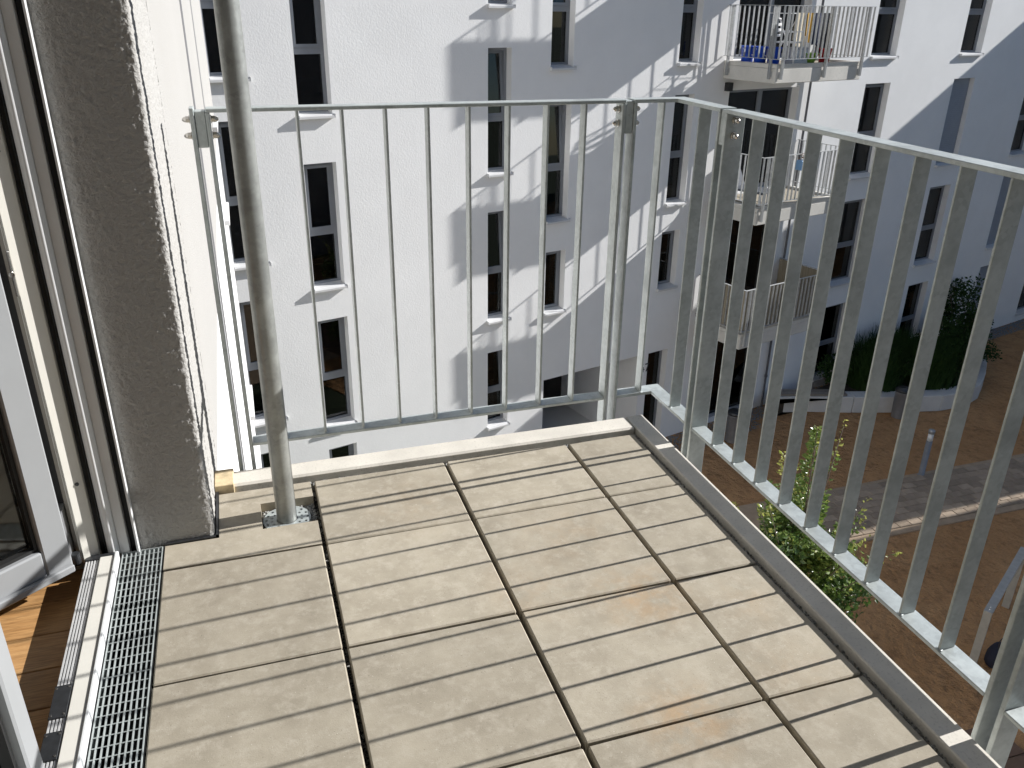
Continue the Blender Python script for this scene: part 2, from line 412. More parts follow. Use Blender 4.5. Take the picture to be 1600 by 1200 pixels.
for i, (a, c, d, e, k) in enumerate(wins):
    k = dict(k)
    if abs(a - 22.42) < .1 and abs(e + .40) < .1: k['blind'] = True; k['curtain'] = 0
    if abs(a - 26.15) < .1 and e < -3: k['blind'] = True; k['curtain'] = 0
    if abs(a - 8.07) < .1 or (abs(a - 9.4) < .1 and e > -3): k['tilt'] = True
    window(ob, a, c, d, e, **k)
def glazed_door(a, c, d, e):
    w, h = c - a, e - d; D = .25; f = .07; b = MB()
    b.box(0, f, D - .04, D + .05, 0, h); b.box(w - f, w, D - .04, D + .05, 0, h); b.box(f, w - f, D - .04, D + .05, 0, .09); b.box(f, w - f, D - .04, D + .05, h - f, h)
    b.box(w * .54 - .06, w * .54 + .06, D - .04, D + .05, .09, h - f)
    o = b.build('balcony_door', FRAME, ob); o.location = (a, 0, d)
    MB().box(f, w * .54 - .06, D, D + .006, .09, h - f).build('pane', GLASS, o)
    MB().box(w * .54 + .06, w - f, D, D + .006, .09, h - f).build('pane', GLASS, o)
    k = MB(); n = 16; x0, x1 = w * .6, w - .12; vs = []; fs = []
    for i in range(n + 1):
        x = x0 + (x1 - x0) * i / n; vs += [(x, D + .15 + .03 * (i % 2), .02), (x, D + .15 + .03 * (i % 2), h - .05)]
    for i in range(n): fs.append((2 * i, 2 * i + 2, 2 * i + 3, 2 * i + 1))
    k.add(vs, fs); k.build('curtain', CURTAIN, o)
for d in doors: glazed_door(*d)
# entrance beside the passage, house number
e = MB(); w = .6; h = 2.42
e.box(0, .06, .18, .25, 0, h); e.box(w - .06, w, .18, .25, 0, h); e.box(.06, w - .06, .18, .25, h - .06, h); e.box(.06, w - .06, .18, .25, 0, .1)
eo = e.build('entrance_door', FRAME, ob); eo.location = (12.43, 0, GZ)
MB().box(.06, w - .06, .21, .216, .1, h - .06).build('pane', GLASS, eo)
MB().cyl((.1, .14, .9), (.1, .14, 1.5), .015).build('handle', STAINLESS, eo)
MB().box(9.47, 12.2, 3.0, 3.05, GZ, -6.07).build('passage_shade_back', DARKROOM, ob)  # near-black sheet standing in for the shade deep in the passage
dg = MB()                                                               # the digits 4 and 7
def stroke(b, p, q, t):
    p = Vector(p); q = Vector(q); d = (q - p).normalized(); n = Vector((-d.y, d.x)) * t / 2
    P = [p - n, q - n, q + n, p + n]
    b.add([(v.x, -.012, v.y) for v in P] + [(v.x, -.001, v.y) for v in P], [(0, 1, 2, 3), (0, 4, 5, 1), (1, 5, 6, 2), (2, 6, 7, 3), (3, 7, 4, 0)])
stroke(dg, (0, .065), (.125, .065), .024); stroke(dg, (.008, .06), (.085, .2), .024); stroke(dg, (.09, .0), (.09, .13), .024)
dg4 = dg.build('house_number', BLACK, ob); dg4.location = (12.21, 0, -6.52)
dg = MB(); stroke(dg, (0, .19), (.115, .19), .024); stroke(dg, (.105, .19), (.04, .0), .024)
dg7 = dg.build('house_number', BLACK, ob); dg7.location = (12.355, 0, -6.52)
# downpipe and lamp
dp = MB(); dp.cyl((16.62, -.06, GZ), (16.62, -.06, 9), .028, .028, 8)
for k in range(-3, 3): dp.cyl((16.62, -.06, k * STY + .9), (16.62, -.06, k * STY + .96), .04, .04, 8)
dp.build('downpipe', M('dark_grey_pipe', (.12, .12, .13), .5, .3), ob)
for k in (0, -1):
    l = MB(); l.cbox(13.93, 14.07, -.12, -.002, -.37 + k * STY, -.2 + k * STY, .006); l.build('wall_lamp', BLACK, ob)

# ------------------------------------------------------------------ opposite balconies
bal_m = MB().box(-.005, .005, -.02, .02, 0, 1).mesh('baluster', GALV_FAR)
BU0, BU1, BL = 13.85, 16.5, 1.40
def far_balcony(level, label, screen=False):
    z = -.06 + STY * level; W_ = BU1 - BU0
    t = thing('balcony', label, 'balcony', FP(BU0, 0, z), FA, 'balconies stacked on the opposite facade')
    MB().cbox(0, W_, -BL, -.002, -.06, .22, .012).build('slab', SLAB_FAR, t)
    MB().cells([0, .14, W_ - .14, W_], [-BL, -BL + .14, -.002], lambda x, y: x < .14 or x > W_ - .14 or y < -BL + .14, .222, .30).build('curb', SLAB_FAR, t)
    MB().box(.142, W_ - .142, -BL + .142, -.004, .222, .262).build('floor_tiles', TILE, t)
    r0, r1, zb, zt = -.045, W_ + .045, .40, 1.36; yf = -BL - .045
    b = MB(); b.box(r0 - .022, r1 + .022, yf - .022, yf + .022, zt - .01, zt)
    b.build('top_rail', GALV_FAR, t)
    for x in (r0, r1): MB().box(x - .022, x + .022, yf + .024, -.01, zt - .01, zt).build('top_rail', GALV_FAR, t)
    MB().box(r0 - .022, r1 + .022, yf - .022, yf + .022, zb - .01, zb).build('bottom_rail', GALV_FAR, t)
    for x in (r0, r1): MB().box(x - .022, x + .022, yf + .024, -.01, zb - .01, zb).build('bottom_rail', GALV_FAR, t)
    n = 22
    for i in range(n + 1):
        o = put('baluster', bal_m, t, (r0 + (r1 - r0) * i / n, yf, zb)); o.scale = (1, 1, zt - zb - .01)
    m = 11
    for x in (r0, r1):
        for i in range(1, m + 1):
            o = put('baluster', bal_m, t, (x, yf - yf * i / (m + .4), zb), math.pi / 2); o.scale = (1, 1, zt - zb - .01)
    for x in (.08, W_ * .52, W_ - .12):
        b = MB(); b.box(x, x + .012, yf - .026, yf + .03, .02, zt - .015); b.box(x + .03, x + .042, yf - .026, yf + .03, .02, zt - .015)
        b.box(x - .02, x + .06, yf + .031, -BL - .001, .06, .16); b.build('post', GALV_FAR, t)
    for y in (-.15, -BL + .12):
        b = MB(); b.box(r0 - .026, r0 + .03, y, y + .012, .02, zt - .015); b.box(r0 - .026, r0 + .03, y + .03, y + .042, .02, zt - .015)
        b.box(r0 + .031, -.001, y - .02, y + .06, .06, .16); b.build('post', GALV_FAR, t)
    if screen:
        sm = M('beige_reed_screen', (.3, .265, .2), .9, 0, .25, 40, sc=(1, 1, .05))
        for nm, bx in (('screen', (r0 + .03, r1 - .03, yf + .03, yf + .04, zb + .01, zt - .02)),):
            MB().box(*bx).build(nm, sm, t)
        MB().box(r0 + .026, r0 + .036, yf + .045, -.03, zb + .01, zt - .02).build('screen', sm, t)
        MB().box(r1 - .036, r1 - .026, yf + .045, -.03, zb + .01, zt - .02).build('screen', sm, t)
    return t
far_balcony(2, 'second balcony above the one with laundry, beyond the top edge of the picture')
far_balcony(1, 'balcony just above the one with laundry, beyond the top edge of the picture')
far_balcony(0, 'topmost visible balcony opposite, with laundry and blue tubs on it')
far_balcony(-1, 'middle balcony opposite, sunlit floor and blue flower box on its rail')
far_balcony(-2, 'lowest balcony opposite, its railing lined with a beige screen', True)

# things standing on the topmost balcony
Z0 = -.06 + .262
def at(u, off, z): return FP(u, off, z)
BLUE = COL_('blue_plastic', (.01, .07, .5), .35); WHT = COL_('white_lacquer', (.75, .75, .75), .4)
for i, (u, off, lab) in enumerate(((14.05, .42, 'blue plastic tub nearest the wall on the laundry balcony'), (14.1, .72, 'middle one of three blue plastic tubs on the laundry balcony'), (14.18, 1.0, 'blue plastic tub beside the white chair on the laundry balcony'))):
    t = thing('plastic_tub', lab, 'tub', at(u, off, Z0), FA, 'blue tubs on the laundry balcony')
    b = MB(); b.lathe([(.1, 0), (.115, .02), (.135, .3), (.15, .31), (.15, .335), (.128, .335), (.11, .04)], 14); b.build('body', BLUE, t, True)
    b = MB(); b.tube([(.14, 0, .3), (.1, -.0, .2), (0, -.15, .16), (-.1, 0, .2), (-.14, 0, .3)], .006, 6); b.build('handle', WHT, t)
t = thing('garden_chair', 'white tubular chair on the laundry balcony', 'chair', at(14.45, 1.08, Z0), FA + .4)
for x in (-.2, .2):
    MB().tube([(x, -.22, 0), (x, -.2, .42), (x, -.2, .62), (x, .18, .62)], .013, 8).build('leg', WHT, t)
    MB().tube([(x, .24, 0), (x, .2, .42), (x, .27, .85)], .013, 8).build('leg', WHT, t)
MB().cbox(-.2, .2, -.2, .2, .41, .44, .01).build('seat', WHT, t)
b = MB(); b.tube([(-.2, .27, .85), (.2, .27, .85)], .013, 8); [b.box(-.2, .2, .2 + .02 * i, .215 + .02 * i, .52 + .1 * i, .57 + .1 * i) for i in range(3)]; b.build('backrest', WHT, t)
t = thing('storage_box', 'pale grey printed box beside the white chair on the balcony', 'box', at(14.72, 1.1, Z0), FA)
MB().cbox(-.2, .2, -.15, .15, 0, .3, .01).build('body', COL_('pale_grey_card', (.5, .52, .55), .8), t)
MB().box(-.205, .205, -.155, .155, .302, .325).build('lid', COL_('grey_card_lid', (.42, .44, .47), .8), t)
t = thing('plant_pot', 'bright green bowl on the laundry balcony', 'bowl', at(15.02, 1.18, Z0), FA)
b = MB(); b.lathe([(.1, 0), (.16, .12), (.19, .2), (.2, .2), (.2, .22), (.18, .22), (.1, .04)], 14); b.build('body', COL_('green_plastic', (.16, .3, .03), .4), t, True)
t = thing('bucket', 'red bucket on the laundry balcony', 'bucket', at(15.55, 1.15, Z0), FA)
b = MB(); b.lathe([(.1, 0), (.14, .28), (.15, .28), (.15, .3), (.13, .3), (.09, .03)], 14); b.build('body', COL_('red_plastic', (.5, .015, .02), .35), t, True)
MB().tube([(.14, 0, .29), (.1, -.02, .2), (0, -.16, .17), (-.1, -.02, .2), (-.14, 0, .29)], .005, 6).build('handle', WHT, t)
t = thing('drying_rack', 'white folding drying rack on the laundry balcony', 'drying rack', at(15.3, .75, Z0), FA)
for x in (-.55, .55):
    b = MB(); b.tube([(x, -.3, 0), (x, .28, .95)], .011, 6); b.build('leg', WHT, t)
    b = MB(); b.tube([(x, .3, 0), (x, -.28, .95)], .011, 6); b.build('leg', WHT, t)
for i in range(9):
    y = -.32 + .08 * i; MB().tube([(-.75, y, .95), (.75, y, .95)], .005, 6).build('rod', WHT, t)
for x in (-.75, .75): MB().tube([(x, -.32, .95), (x, .32, .95)], .008, 6).build('rod', WHT, t)
def cloth(name, lab, u, off, z, w, h, mat, cat):
    vs = []; fs = []; n = 8
    for side in (-1, 1):
        for i in range(n + 1):
            x = -w / 2 + w * i / n; wv = .015 * math.sin(i * 1.9 + u * 7)
            vs += [(x, side * .012 + wv * .3, 0), (x + .01 * math.sin(i), side * .03 + wv, -h * (1 if side < 0 else .8) - .012 * math.cos(i * 1.3))]
    m = 2 * (n + 1)
    for s in (0, m):
        for i in range(n): fs.append((s + 2 * i, s + 2 * i + 2, s + 2 * i + 3, s + 2 * i + 1))
    for i in range(n): fs.append((2 * i, 2 * i + 2, m + 2 * i + 2, m + 2 * i))
    b = MB(); b.add(vs, fs); o = b.build(name, mat); o.location = at(u, off, z); o.rotation_euler = (0, 0, FA)
    tag(o, lab, cat)
zr = Z0 + .965
cloth('towel', 'cream towel hanging from the drying rack', 14.75, 1.07, zr, .28, .62, COL_('cream_cotton', (.6, .53, .4), .9), 'towel')
cloth('towel', 'yellow towel hanging beside the cream towel', 15.03, 1.07, zr, .2, .55, COL_('yellow_cotton', (.6, .36, .07), .9), 'towel')
cloth('trousers', 'dark trousers hanging from the drying rack', 15.5, 1.07, zr, .24, .78, COL_('black_cotton', (.02, .022, .03), .9), 'trousers')
cloth('shirt', 'navy and grey shirt between yellow towel and dark trousers', 15.25, 1.07, zr, .24, .6, COL_('navy_cotton', (.05, .06, .1), .9), 'shirt')
# middle balcony
ZM = Z0 - STY
t = thing('flower_box', 'blue flower box hung on the middle balcony rail', 'flower box', at(15.05, BL + .12, ZM + .78), FA)
MB().cbox(-.27, .27, -.09, .07, 0, .2, .012).build('box', COL_('light_blue_plastic', (.16, .3, .5), .5), t)
for x in (-.15, .15): MB().tube([(x, .075, .19), (x, .14, .32)], .006, 6).build('hook', BLACK, t)
rr = random.Random(3); b = MB()
for i in range(120):
    p = Vector((rr.uniform(-.24, .24), rr.uniform(-.07, .05), rr.uniform(.2, .34))); d = Vector((rr.uniform(-1, 1), rr.uniform(-1, 1), rr.uniform(.2, 1))).normalized() * .04; n = d.orthogonal().normalized() * .012
    b.add([p - n, p + d, p + n, p - d * .3], [(0, 1, 2, 3)])
b.build('plants', M('dry_brown_plants', (.22, .12, .06), .9, 0, .3, 40), t)
t = thing('sun_lounger', 'low dark folding lounger on the middle balcony', 'lounger', at(14.5, .65, ZM), FA + .2)
MB().cbox(-.28, .28, -.4, .4, .22, .27, .01).build('seat', COL_('dark_grey_fabric', (.06, .07, .09), .8), t)
b = MB(); b.add([(-.28, .38, .26), (.28, .38, .26), (.28, .62, .75), (-.28, .62, .75), (-.28, .42, .25), (.28, .42, .25), (.28, .66, .74), (-.28, .66, .74)], [(0, 1, 2, 3), (7, 6, 5, 4), (0, 3, 7, 4), (1, 5, 6, 2), (3, 2, 6, 7)]); b.build('backrest', COL_('dark_grey_fabric2', (.06, .07, .09), .8), t)
for x in (-.27, .27):
    for y in (-.36, .36): MB().tube([(x, y, 0), (x, y, .22)], .012, 6).build('leg', WHT, t)

# ------------------------------------------------------------------ houses to the east, outside the frame; they shade the courtyard
ZE = .543 * 33 - 12.67
def ep(off, d): p = FP(33, off, 0) + Vector((math.cos(SUN_AZ), math.sin(SUN_AZ), 0)) * d; return (p.x, p.y)
for (o0, o1, lab) in ((-2, 9.52, 'tall white house beyond the right edge whose shadow covers the courtyard'), (9.66, 26, 'second white house beyond the right edge, past the narrow gap')):
    t = thing('apartment_building', lab, 'building', (0, 0, 0))
    b = MB(); b.prism([ep(o0, 0), ep(o1, 0), ep(o1, 9), ep(o0, 9)], GZ - .2, ZE); b.build('wall', PL_FAR, t)
    b = MB(); b.prism([ep(o0 + .2, .2), ep(o1 - .1, .3), ep(o1 - .1, 8.8), ep(o0 + .2, 8.8)], ZE + .001, ZE + .02); b.build('roof', SLAB_FAR, t)

# ------------------------------------------------------------------ our house
XW, YC = -.272, .12
oh = thing('apartment_building', 'white house wall with rough render on the left, carrying the tiled balcony', 'building', (XW, YC, 0), 0)
O = (XW, YC, 0)
# rough-cast corner beside the door, with real relief
def relief_corner():
    # path of the surface in plan: along -Y face from X=-.453 to the rounded corner, then along +X face
    r = .010; path = []; st = .0031
    x = -.453
    while x < XW - r: path.append((x, YC, 0, -1)); x += st
    for i in range(7):
        a = -math.pi / 2 + (math.pi / 2) * i / 6; path.append((XW - r + r * math.cos(a), YC + r + r * math.sin(a), math.cos(a), math.sin(a)))
    y = YC + r + st
    while y < .62: path.append((XW, y, 1, 0)); y += st if y < .3 else st * 3
    zs = []; z = -.06
    while z < 1.75: zs.append(z); z += .0034
    b = MB(O); vs = []; nx = len(path)
    for z in zs:
        for (px, py, nxx, ny) in path:
            p = Vector((px, py, z))
            h = noise.noise(p * 190) * .75 + noise.noise(p * 95 + Vector((3, 1, 7))) * .5 + noise.noise(p * 18) * .2
            d = .0034 * h
            vs.append((px + nxx * d, py + ny * d, z))
    fs = [(j * nx + i, j * nx + i + 1, (j + 1) * nx + i + 1, (j + 1) * nx + i) for j in range(len(zs) - 1) for i in range(nx - 1)]
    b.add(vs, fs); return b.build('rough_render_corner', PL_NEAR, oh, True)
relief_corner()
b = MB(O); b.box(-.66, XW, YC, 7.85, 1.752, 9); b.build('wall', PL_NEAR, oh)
MB(O).box(-.66, XW, YC, 7.85, GZ, -.062).build('lower_wall', PL_FAR, oh)
MB(O).box(-.66, 15, -9.5, -4.6, GZ, 9).build('added_rear_wing', GREYW, oh)  # unseen block added behind the camera to hold back sky light
MB(O).box(-.45, 1.13, -2.75, -2.45, -.24, 2.62).build('added_end_wall', PL_NEAR, oh)  # unseen wall added at the near end to dim light from behind
ws = MB(O)
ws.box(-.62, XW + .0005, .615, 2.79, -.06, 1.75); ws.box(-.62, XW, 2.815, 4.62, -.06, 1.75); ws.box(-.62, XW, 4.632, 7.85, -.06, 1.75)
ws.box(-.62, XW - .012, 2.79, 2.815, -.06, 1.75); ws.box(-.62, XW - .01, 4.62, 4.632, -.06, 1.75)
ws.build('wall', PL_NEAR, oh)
MB(O).box(XW - .012, XW + .0012, 2.72, 2.94, -6, 8.9).build('grey_wall_strip', M('dark_grey_strip', (.12, .12, .125), .8), oh)  # flush dark grey strip that draws an upright line on the wall
MB(O).box(XW - .011, XW + .0012, 4.5, 4.72, -6, 8.9).build('grey_wall_strip', M('mid_grey_strip', (.2, .2, .2), .8), oh)  # second flush strip, a lighter grey
for z in (.2, -.63, -2.65, -3.4, -5.5):
    b = MB(O); b.cbox(XW, XW + .045, 6.2, 7.0, z, z + .05, .004); b.build('window_sill', SILL, oh)
# wall over and beside the door, room behind
b = MB(O); b.box(-.66, -.452, -5, YC - .002, 2.3, 9); b.box(-.66, -.452, -8, -2.6, GZ, 2.3); b.build('door_wall', PL_NEAR, oh)
MB(O).box(-.66, -.452, -2.6, YC - .002, GZ, -.24).build('lower_wall', GREYW, oh)
b = MB(O); b.box(-9, -.661, -8, 7.8, 9.0, 9.2); b.box(-9, -.661, 7.6, 7.85, GZ, 9); b.box(-9, -8.9, -8, 7.6, GZ, 9); b.box(-9, -.661, -8, -7.9, GZ, 9); b.build('rear_walls', PL_FAR, oh)
b = MB(O); b.box(-.45, 1.12, -3, .43, 2.62, 2.84); b.build('balcony_slab_above', SLAB, oh)
rm = MB(); rm.box(-5, -4.9, -4, 1, -.3, 2.6); rm.box(-4.9, -.66, .95, 1, -.3, 2.6); rm.box(-4.9, -.66, -4, -3.95, -.3, 2.6); rm.box(-5, -.66, -4, 1, 2.6, 2.7); rm.box(-5, -.574, -2.6, .118, -.158, -.06); rm.box(-5, -.66, -4, -2.6, -.158, -.06); rm.box(-5, -.66, .118, 1, -.158, -.06)
kind(rm.build('room_walls', ROOMW), 'structure', 'dim room behind the open balcony door')
pf = kind(put('wooden_floor', MB().box(-4.88, -.576, -2.59, .117, -.058, -.05).mesh('wooden_floor', BLACK)), 'structure', 'warm oak plank floor inside the balcony door')
px = MB().cbox(0, 1.6, .001, .119, -.049, -.035, .0015).mesh('plank', WOOD)
for r_ in range(16):
    for c__ in range(2):
        put('plank', px, pf, (-.577 - 1.6 * (c__ + 1) + (.5 * (r_ % 3) * (c__ > 0)), -1.8 + .12 * r_, 0))

# ------------------------------------------------------------------ our balcony floor
by = thing('balcony', 'our balcony floor of beige concrete tiles edged by a low curb', 'balcony', (.3, -.8, -.05))
OB = (.3, -.8, -.05)
MB(OB).box(-.392, 1.115, -2.9, .425, -.24, -.052).build('slab', SLAB, by)
MB(OB).box(-.66, -.3925, -2.6, .118, -.2395, -.16).build('slab', SLAB, by)
MB(OB).box(XW - .17, -.3925, .1185, .40, -.2395, -.06).build('slab', SLAB, by)
b = MB(OB); b.cbox(XW + .004, 1.0515, .346, .428, -.05, .0125, .006); b.build('curb', CURB, by)
b = MB(OB); b.cbox(1.0535, 1.1165, -2.44, .43, -.05, .0115, .003); b.build('curb', CURB, by)
b = MB(OB); b.cbox(XW + .002, XW + .055, .338, .431, -.045, .021, .002); b.build('curb_end_seal', M('ochre_sealant', (.6, .48, .3), .9, 0, .2, 40, .4, 120, .002), by)
gx, gy = .0056, .003
cols = [(-.392, 0, .002), (0, .4, 0), (.4, .8, 0), (.8, 1.041, 0)]
rnd = random.Random(5)
shared = {}
TB = MB
def tile(x0, x1, y0, y1):
    w, d = round(x1 - x0, 4), round(y1 - y0, 4)
    if (w, d) not in shared: shared[(w, d)] = MB().cbox(-w / 2, w / 2, -d / 2, d / 2, -.04, 0, .003).mesh('paving_tile', TILE)
    o = put('paving_tile', shared[(w, d)], by, Vector(((x0 + x1) / 2, (y0 + y1) / 2, rnd.uniform(-.0012, .0012))) - Vector(OB))
    o.rotation_euler = (rnd.uniform(-.002, .002), rnd.uniform(-.002, .002), rnd.uniform(-.003, .003))
for ci, (x0, x1, _) in enumerate(cols):
    rows = [(-.4 * (k + 1), -.4 * k) for k in range(6)]
    for (y0, y1) in rows: tile(x0 + gx * (ci > 0), x1 - gx, y0 + gy, y1 - gy)
    if ci: tile(x0 + gx, x1 - gx, gy, .326)
# the tile cut round the wall corner and the pole
b = MB(OB)
b.cells([-.392, XW + .012, -.150, -gx], [gy, YC - .014, YC - .006, .242, .324], lambda x, y: not (x < XW + .012 and y > YC - .014) and not (x > -.150 and YC - .006 < y < .242), -.04, 0)
o = b.build('paving_tile', TILE, by)
m_ = o.modifiers.new('b', 'BEVEL'); m_.width = .002; m_.segments = 1; m_.limit_method = 'ANGLE'
MB(OB).box(XW + .004, XW + .0105, YC - .0115, .335, -.045, .004).build('edge_strip', ALU_D, by)
MB(OB).box(-.392, XW + .0105, YC - .0115, YC - .004, -.045, .004).build('edge_strip', ALU_D, by)
# chippings under and between the tiles
def stones(name, n, areas, z, s0, s1, mat, parent, org, seed=1):
    rr = random.Random(seed); b = MB(org)
    tot = sum((a[1] - a[0]) * (a[3] - a[2]) for a in areas)
    for a in areas:
        for i in range(int(n * (a[1] - a[0]) * (a[3] - a[2]) / tot)):
            c = Vector((rr.uniform(a[0], a[1]), rr.uniform(a[2], a[3]), z + rr.uniform(-.3, .5) * s1)); s = rr.uniform(s0, s1)
            rot = Matrix.Rotation(rr.uniform(0, 6), 3, Vector((rr.uniform(-1, 1), rr.uniform(-1, 1), 1)).normalized())
            vs = [c + rot @ (Vector(v) * s * rr.uniform(.7, 1.1)) for v in ((1, 0, 0), (-1, 0, 0), (0, 1, 0), (0, -1, 0), (0, 0, .8), (0, 0, -.8))]
            b.add(vs, [(0, 2, 4), (2, 1, 4), (1, 3, 4), (3, 0, 4), (2, 0, 5), (1, 2, 5), (3, 1, 5), (0, 3, 5)])
    o = b.build(name, mat, parent); o['kind'] = 'stuff'; return o
stones('chippings', 1100, [(-.148, -.006, .118, .24)], -.03, .003, .0065, GRAVEL, by, OB, 2)
stones('chippings', 2600, [(XW + .03, 1.05, .326, .346), (1.038, 1.054, -1.2, .34)], -.016, .0025, .005, GRAVEL, by, OB, 3)
stones('chippings', 1500, [(-gx, gx, -1.2, .3), (.4 - gx, .4 + gx, -1.2, .3), (.8 - gx, .8 + gx, -1.2, .3)], -.036, .0025, .004, M('dark_grit', (.06, .058, .052), .95, 0, .3, 200), by, OB, 4)

# ------------------------------------------------------------------ support pole with its perforated collar
pt = thing('support_pole', 'galvanised steel support pole rising from a gravel cut-out in the tiles', 'pole', (-.084, .178, -.05))
b = MB((-.084, .178, -.05)); b.cyl((-.084, .178, -.05), (-.084, .178, 2.62), .0268, .0268, 40); o = b.build('pipe', GALV_P, pt); smooth_by_angle(o)
def perforated():
    bm = bmesh.new(); n = 96; R0, R1 = .0285, .064
    b = MB()
    # ring built from cells in polar grid, leaving two rows of round-ish slots open
    nr = 12; cell = lambda k, i: not ((k in (3, 4) and i % 6 in (1, 2)) or (k in (8, 9) and (i + 3) % 6 in (1, 2)))
    P = lambda k, i, z: ((R0 + (R1 - R0) * k / nr) * math.cos(2 * math.pi * i / n), (R0 + (R1 - R0) * k / nr) * math.sin(2 * math.pi * i / n), z)
    for k in range(nr):
        for i in range(n):
            if cell(k, i):
                b.add([P(k, i, .004), P(k + 1, i, .004), P(k + 1, i + 1, .004), P(k, i + 1, .004)], [(0, 1, 2, 3)])
                b.add([P(k, i, 0), P(k + 1, i, 0), P(k + 1, i + 1, 0), P(k, i + 1, 0)], [(3, 2, 1, 0)])
    for i in range(n): b.add([P(nr, i, .004), P(nr, i, -.02), P(nr, i + 1, -.02), P(nr, i + 1, .004)], [(0, 1, 2, 3)])
    o = b.build('perforated_collar', GALV, pt); o.location = (0, 0, .026); return o
perforated()

# ------------------------------------------------------------------ railing
YF, XR, FB = .466, 1.162, .05          # inner faces of the front and the side run, bar width
ZB, ZT, BT = .076, 1.032, .010
bar_x = MB().cbox(-.0033, .0033, .004, .044, 0, ZT - ZB - BT, .0012).mesh('baluster', GALV)       # front run: thin in x, deep in y
bar_y = MB().cbox(.003, .043, -.0031, .0031, 0, ZT - ZB - BT, .0012).mesh('baluster', GALV)       # side run
weld = MB().lathe([(.0085, 0), (.0065, .0022), (.003, .0035)], 7).mesh('weld', GALV)
def bolt_set(parent, org, p, axis, L):
    """two bolts with dome nuts through the spacer, along axis"""
    ax = Vector((1, 0, 0)) if axis == 'x' else Vector((0, 1, 0))
    for z in (ZT - .028, ZT - .068):
        for s in (-1, 1):
            a = Vector(p) + Vector((0, 0, z)) + ax * (s * L)
            b = MB(org); b.cyl(a, a + ax * (s * .002), .0105, .0105, 16); b.cyl(a + ax * (s * .002), a + ax * (s * .010), .0088, .0086, 6)
            b.cyl(a + ax * (s * .010), a + ax * (s * .0155), .0075, .006, 14); b.cyl(a + ax * (s * .0155), a + ax * (s * .019), .006, .0025, 14)
            b.build('bolt', STAINLESS, parent)
def panel(name, label, org): return thing(name, label, 'railing', org, 0, 'railing panels round our balcony')
# front panel
og = (.4, YF + .02, ZB); t = panel('railing_panel', 'front railing panel with slim upright bars facing the white block', og)
MB(og).cbox(-.163, .998, YF, YF + FB, ZT - BT, ZT, .0015).build('top_rail', GALV, t)
MB(og).cbox(-.153, .986, YF, YF + FB, ZB - BT, ZB, .0015).build('bottom_rail', GALV, t)
for i in range(9):
    x = -.054 + .116 * i; put('baluster', bar_x, t, Vector((x, YF, ZB)) - Vector(og)); put('weld', weld, t, Vector((x, YF + .006, ZB)) - Vector(og))
for x0, x1 in ((-.164, -.154), (.987, .9975)): MB(og).cbox(x0, x1, YF + .0005, YF + FB - .0005, -.22, ZT - BT - .0005, .0015).build('end_bar', GALV, t)
MB(og).cbox(-.202, -.191, YF, YF + FB, -.22, ZT + .002, .0015).build('wall_post', GALV, t)
MB(og).cbox(-.1905, -.1645, YF + .004, YF + FB - .004, ZT - .096, ZT - .006, .002).build('spacer', GALV, t)
bolt_set(t, og, (-.178, YF + FB / 2, 0), 'x', .025)
MB(og).cbox(-.21, -.15, .432, YF - .001, -.2, -.1, .003).build('bracket', GALV, t)
# corner panel
og = (XR, YF, ZB); t = panel('railing_panel', 'short corner railing panel joining the front and the right-hand run', og)
X0c = 1.024
b = MB(og); b.prism([(X0c, YF), (XR, YF), (XR, .222), (XR + FB, .222), (XR + FB, YF + FB), (X0c, YF + FB)][::-1], ZT - BT, ZT); b.build('top_rail', GALV, t)
b = MB(og); b.prism([(X0c + .011, YF), (XR, YF), (XR, .233), (XR + FB, .233), (XR + FB, YF + FB), (X0c + .011, YF + FB)][::-1], ZB - BT, ZB); b.build('bottom_rail', GALV, t)
put('baluster', bar_x, t, Vector((1.124, YF, ZB)) - Vector(og)); put('weld', weld, t, Vector((1.124, YF + .006, ZB)) - Vector(og))
put('baluster', bar_y, t, Vector((XR, .338, ZB)) - Vector(og)); put('weld', weld, t, Vector((XR + .006, .338, ZB)) - Vector(og))
MB(og).cbox(X0c, X0c + .0105, YF + .0005, YF + FB - .0005, -.22, ZT - BT - .0005, .0015).build('end_bar', GALV, t)
MB(og).cbox(XR + .0005, XR + FB - .0005, .2222, .2325, -.22, ZT - BT - .0005, .0015).build('end_bar', GALV, t)
MB(og).cbox(.9982, X0c - .0005, YF + .004, YF + FB - .004, ZT - .096, ZT - .003, .002).build('spacer', GALV, t)
bolt_set(t, og, (1.0107, YF + FB / 2, 0), 'x', .0245)
MB(og).cbox(.965, 1.05, .432, YF - .001, -.2, -.1, .003).build('bracket', GALV, t)
# side panels
def side(y_far, y_near, ys, label):
    og = (XR, (y_far + y_near) / 2, ZB); t = panel('railing_panel', label, og)
    MB(og).cbox(XR, XR + FB, y_near, y_far, ZT - BT, ZT, .0015).build('top_rail', GALV, t)
    MB(og).cbox(XR, XR + FB, y_near + .011, y_far - .011, ZB - BT, ZB, .0015).build('bottom_rail', GALV, t)
    for y in ys:
        put('baluster', bar_y, t, Vector((XR, y, ZB)) - Vector(og)); put('weld', weld, t, Vector((XR + .006, y, ZB)) - Vector(og))
    for y in (y_far - .0105, y_near): MB(og).cbox(XR + .0005, XR + FB + .008, y, y + .0105, -.22, ZT - BT - .0005, .0015).build('end_bar', GALV, t)
    MB(og).cbox(XR + .004, XR + FB - .004, y_far + .0005, y_far + .0265, ZT - .096, ZT - .003, .002).build('spacer', GALV, t)
    bolt_set(t, og, (XR + FB / 2, y_far + .011, 0), 'y', .0245)
    MB(og).cbox(1.126, XR - .0005, y_far - .02, y_far + .03, -.2, -.1, .003).build('bracket', GALV, t)
side(.196, -.985, [.066 - .1147 * i for i in range(9)], 'long right-hand railing panel above the courtyard')
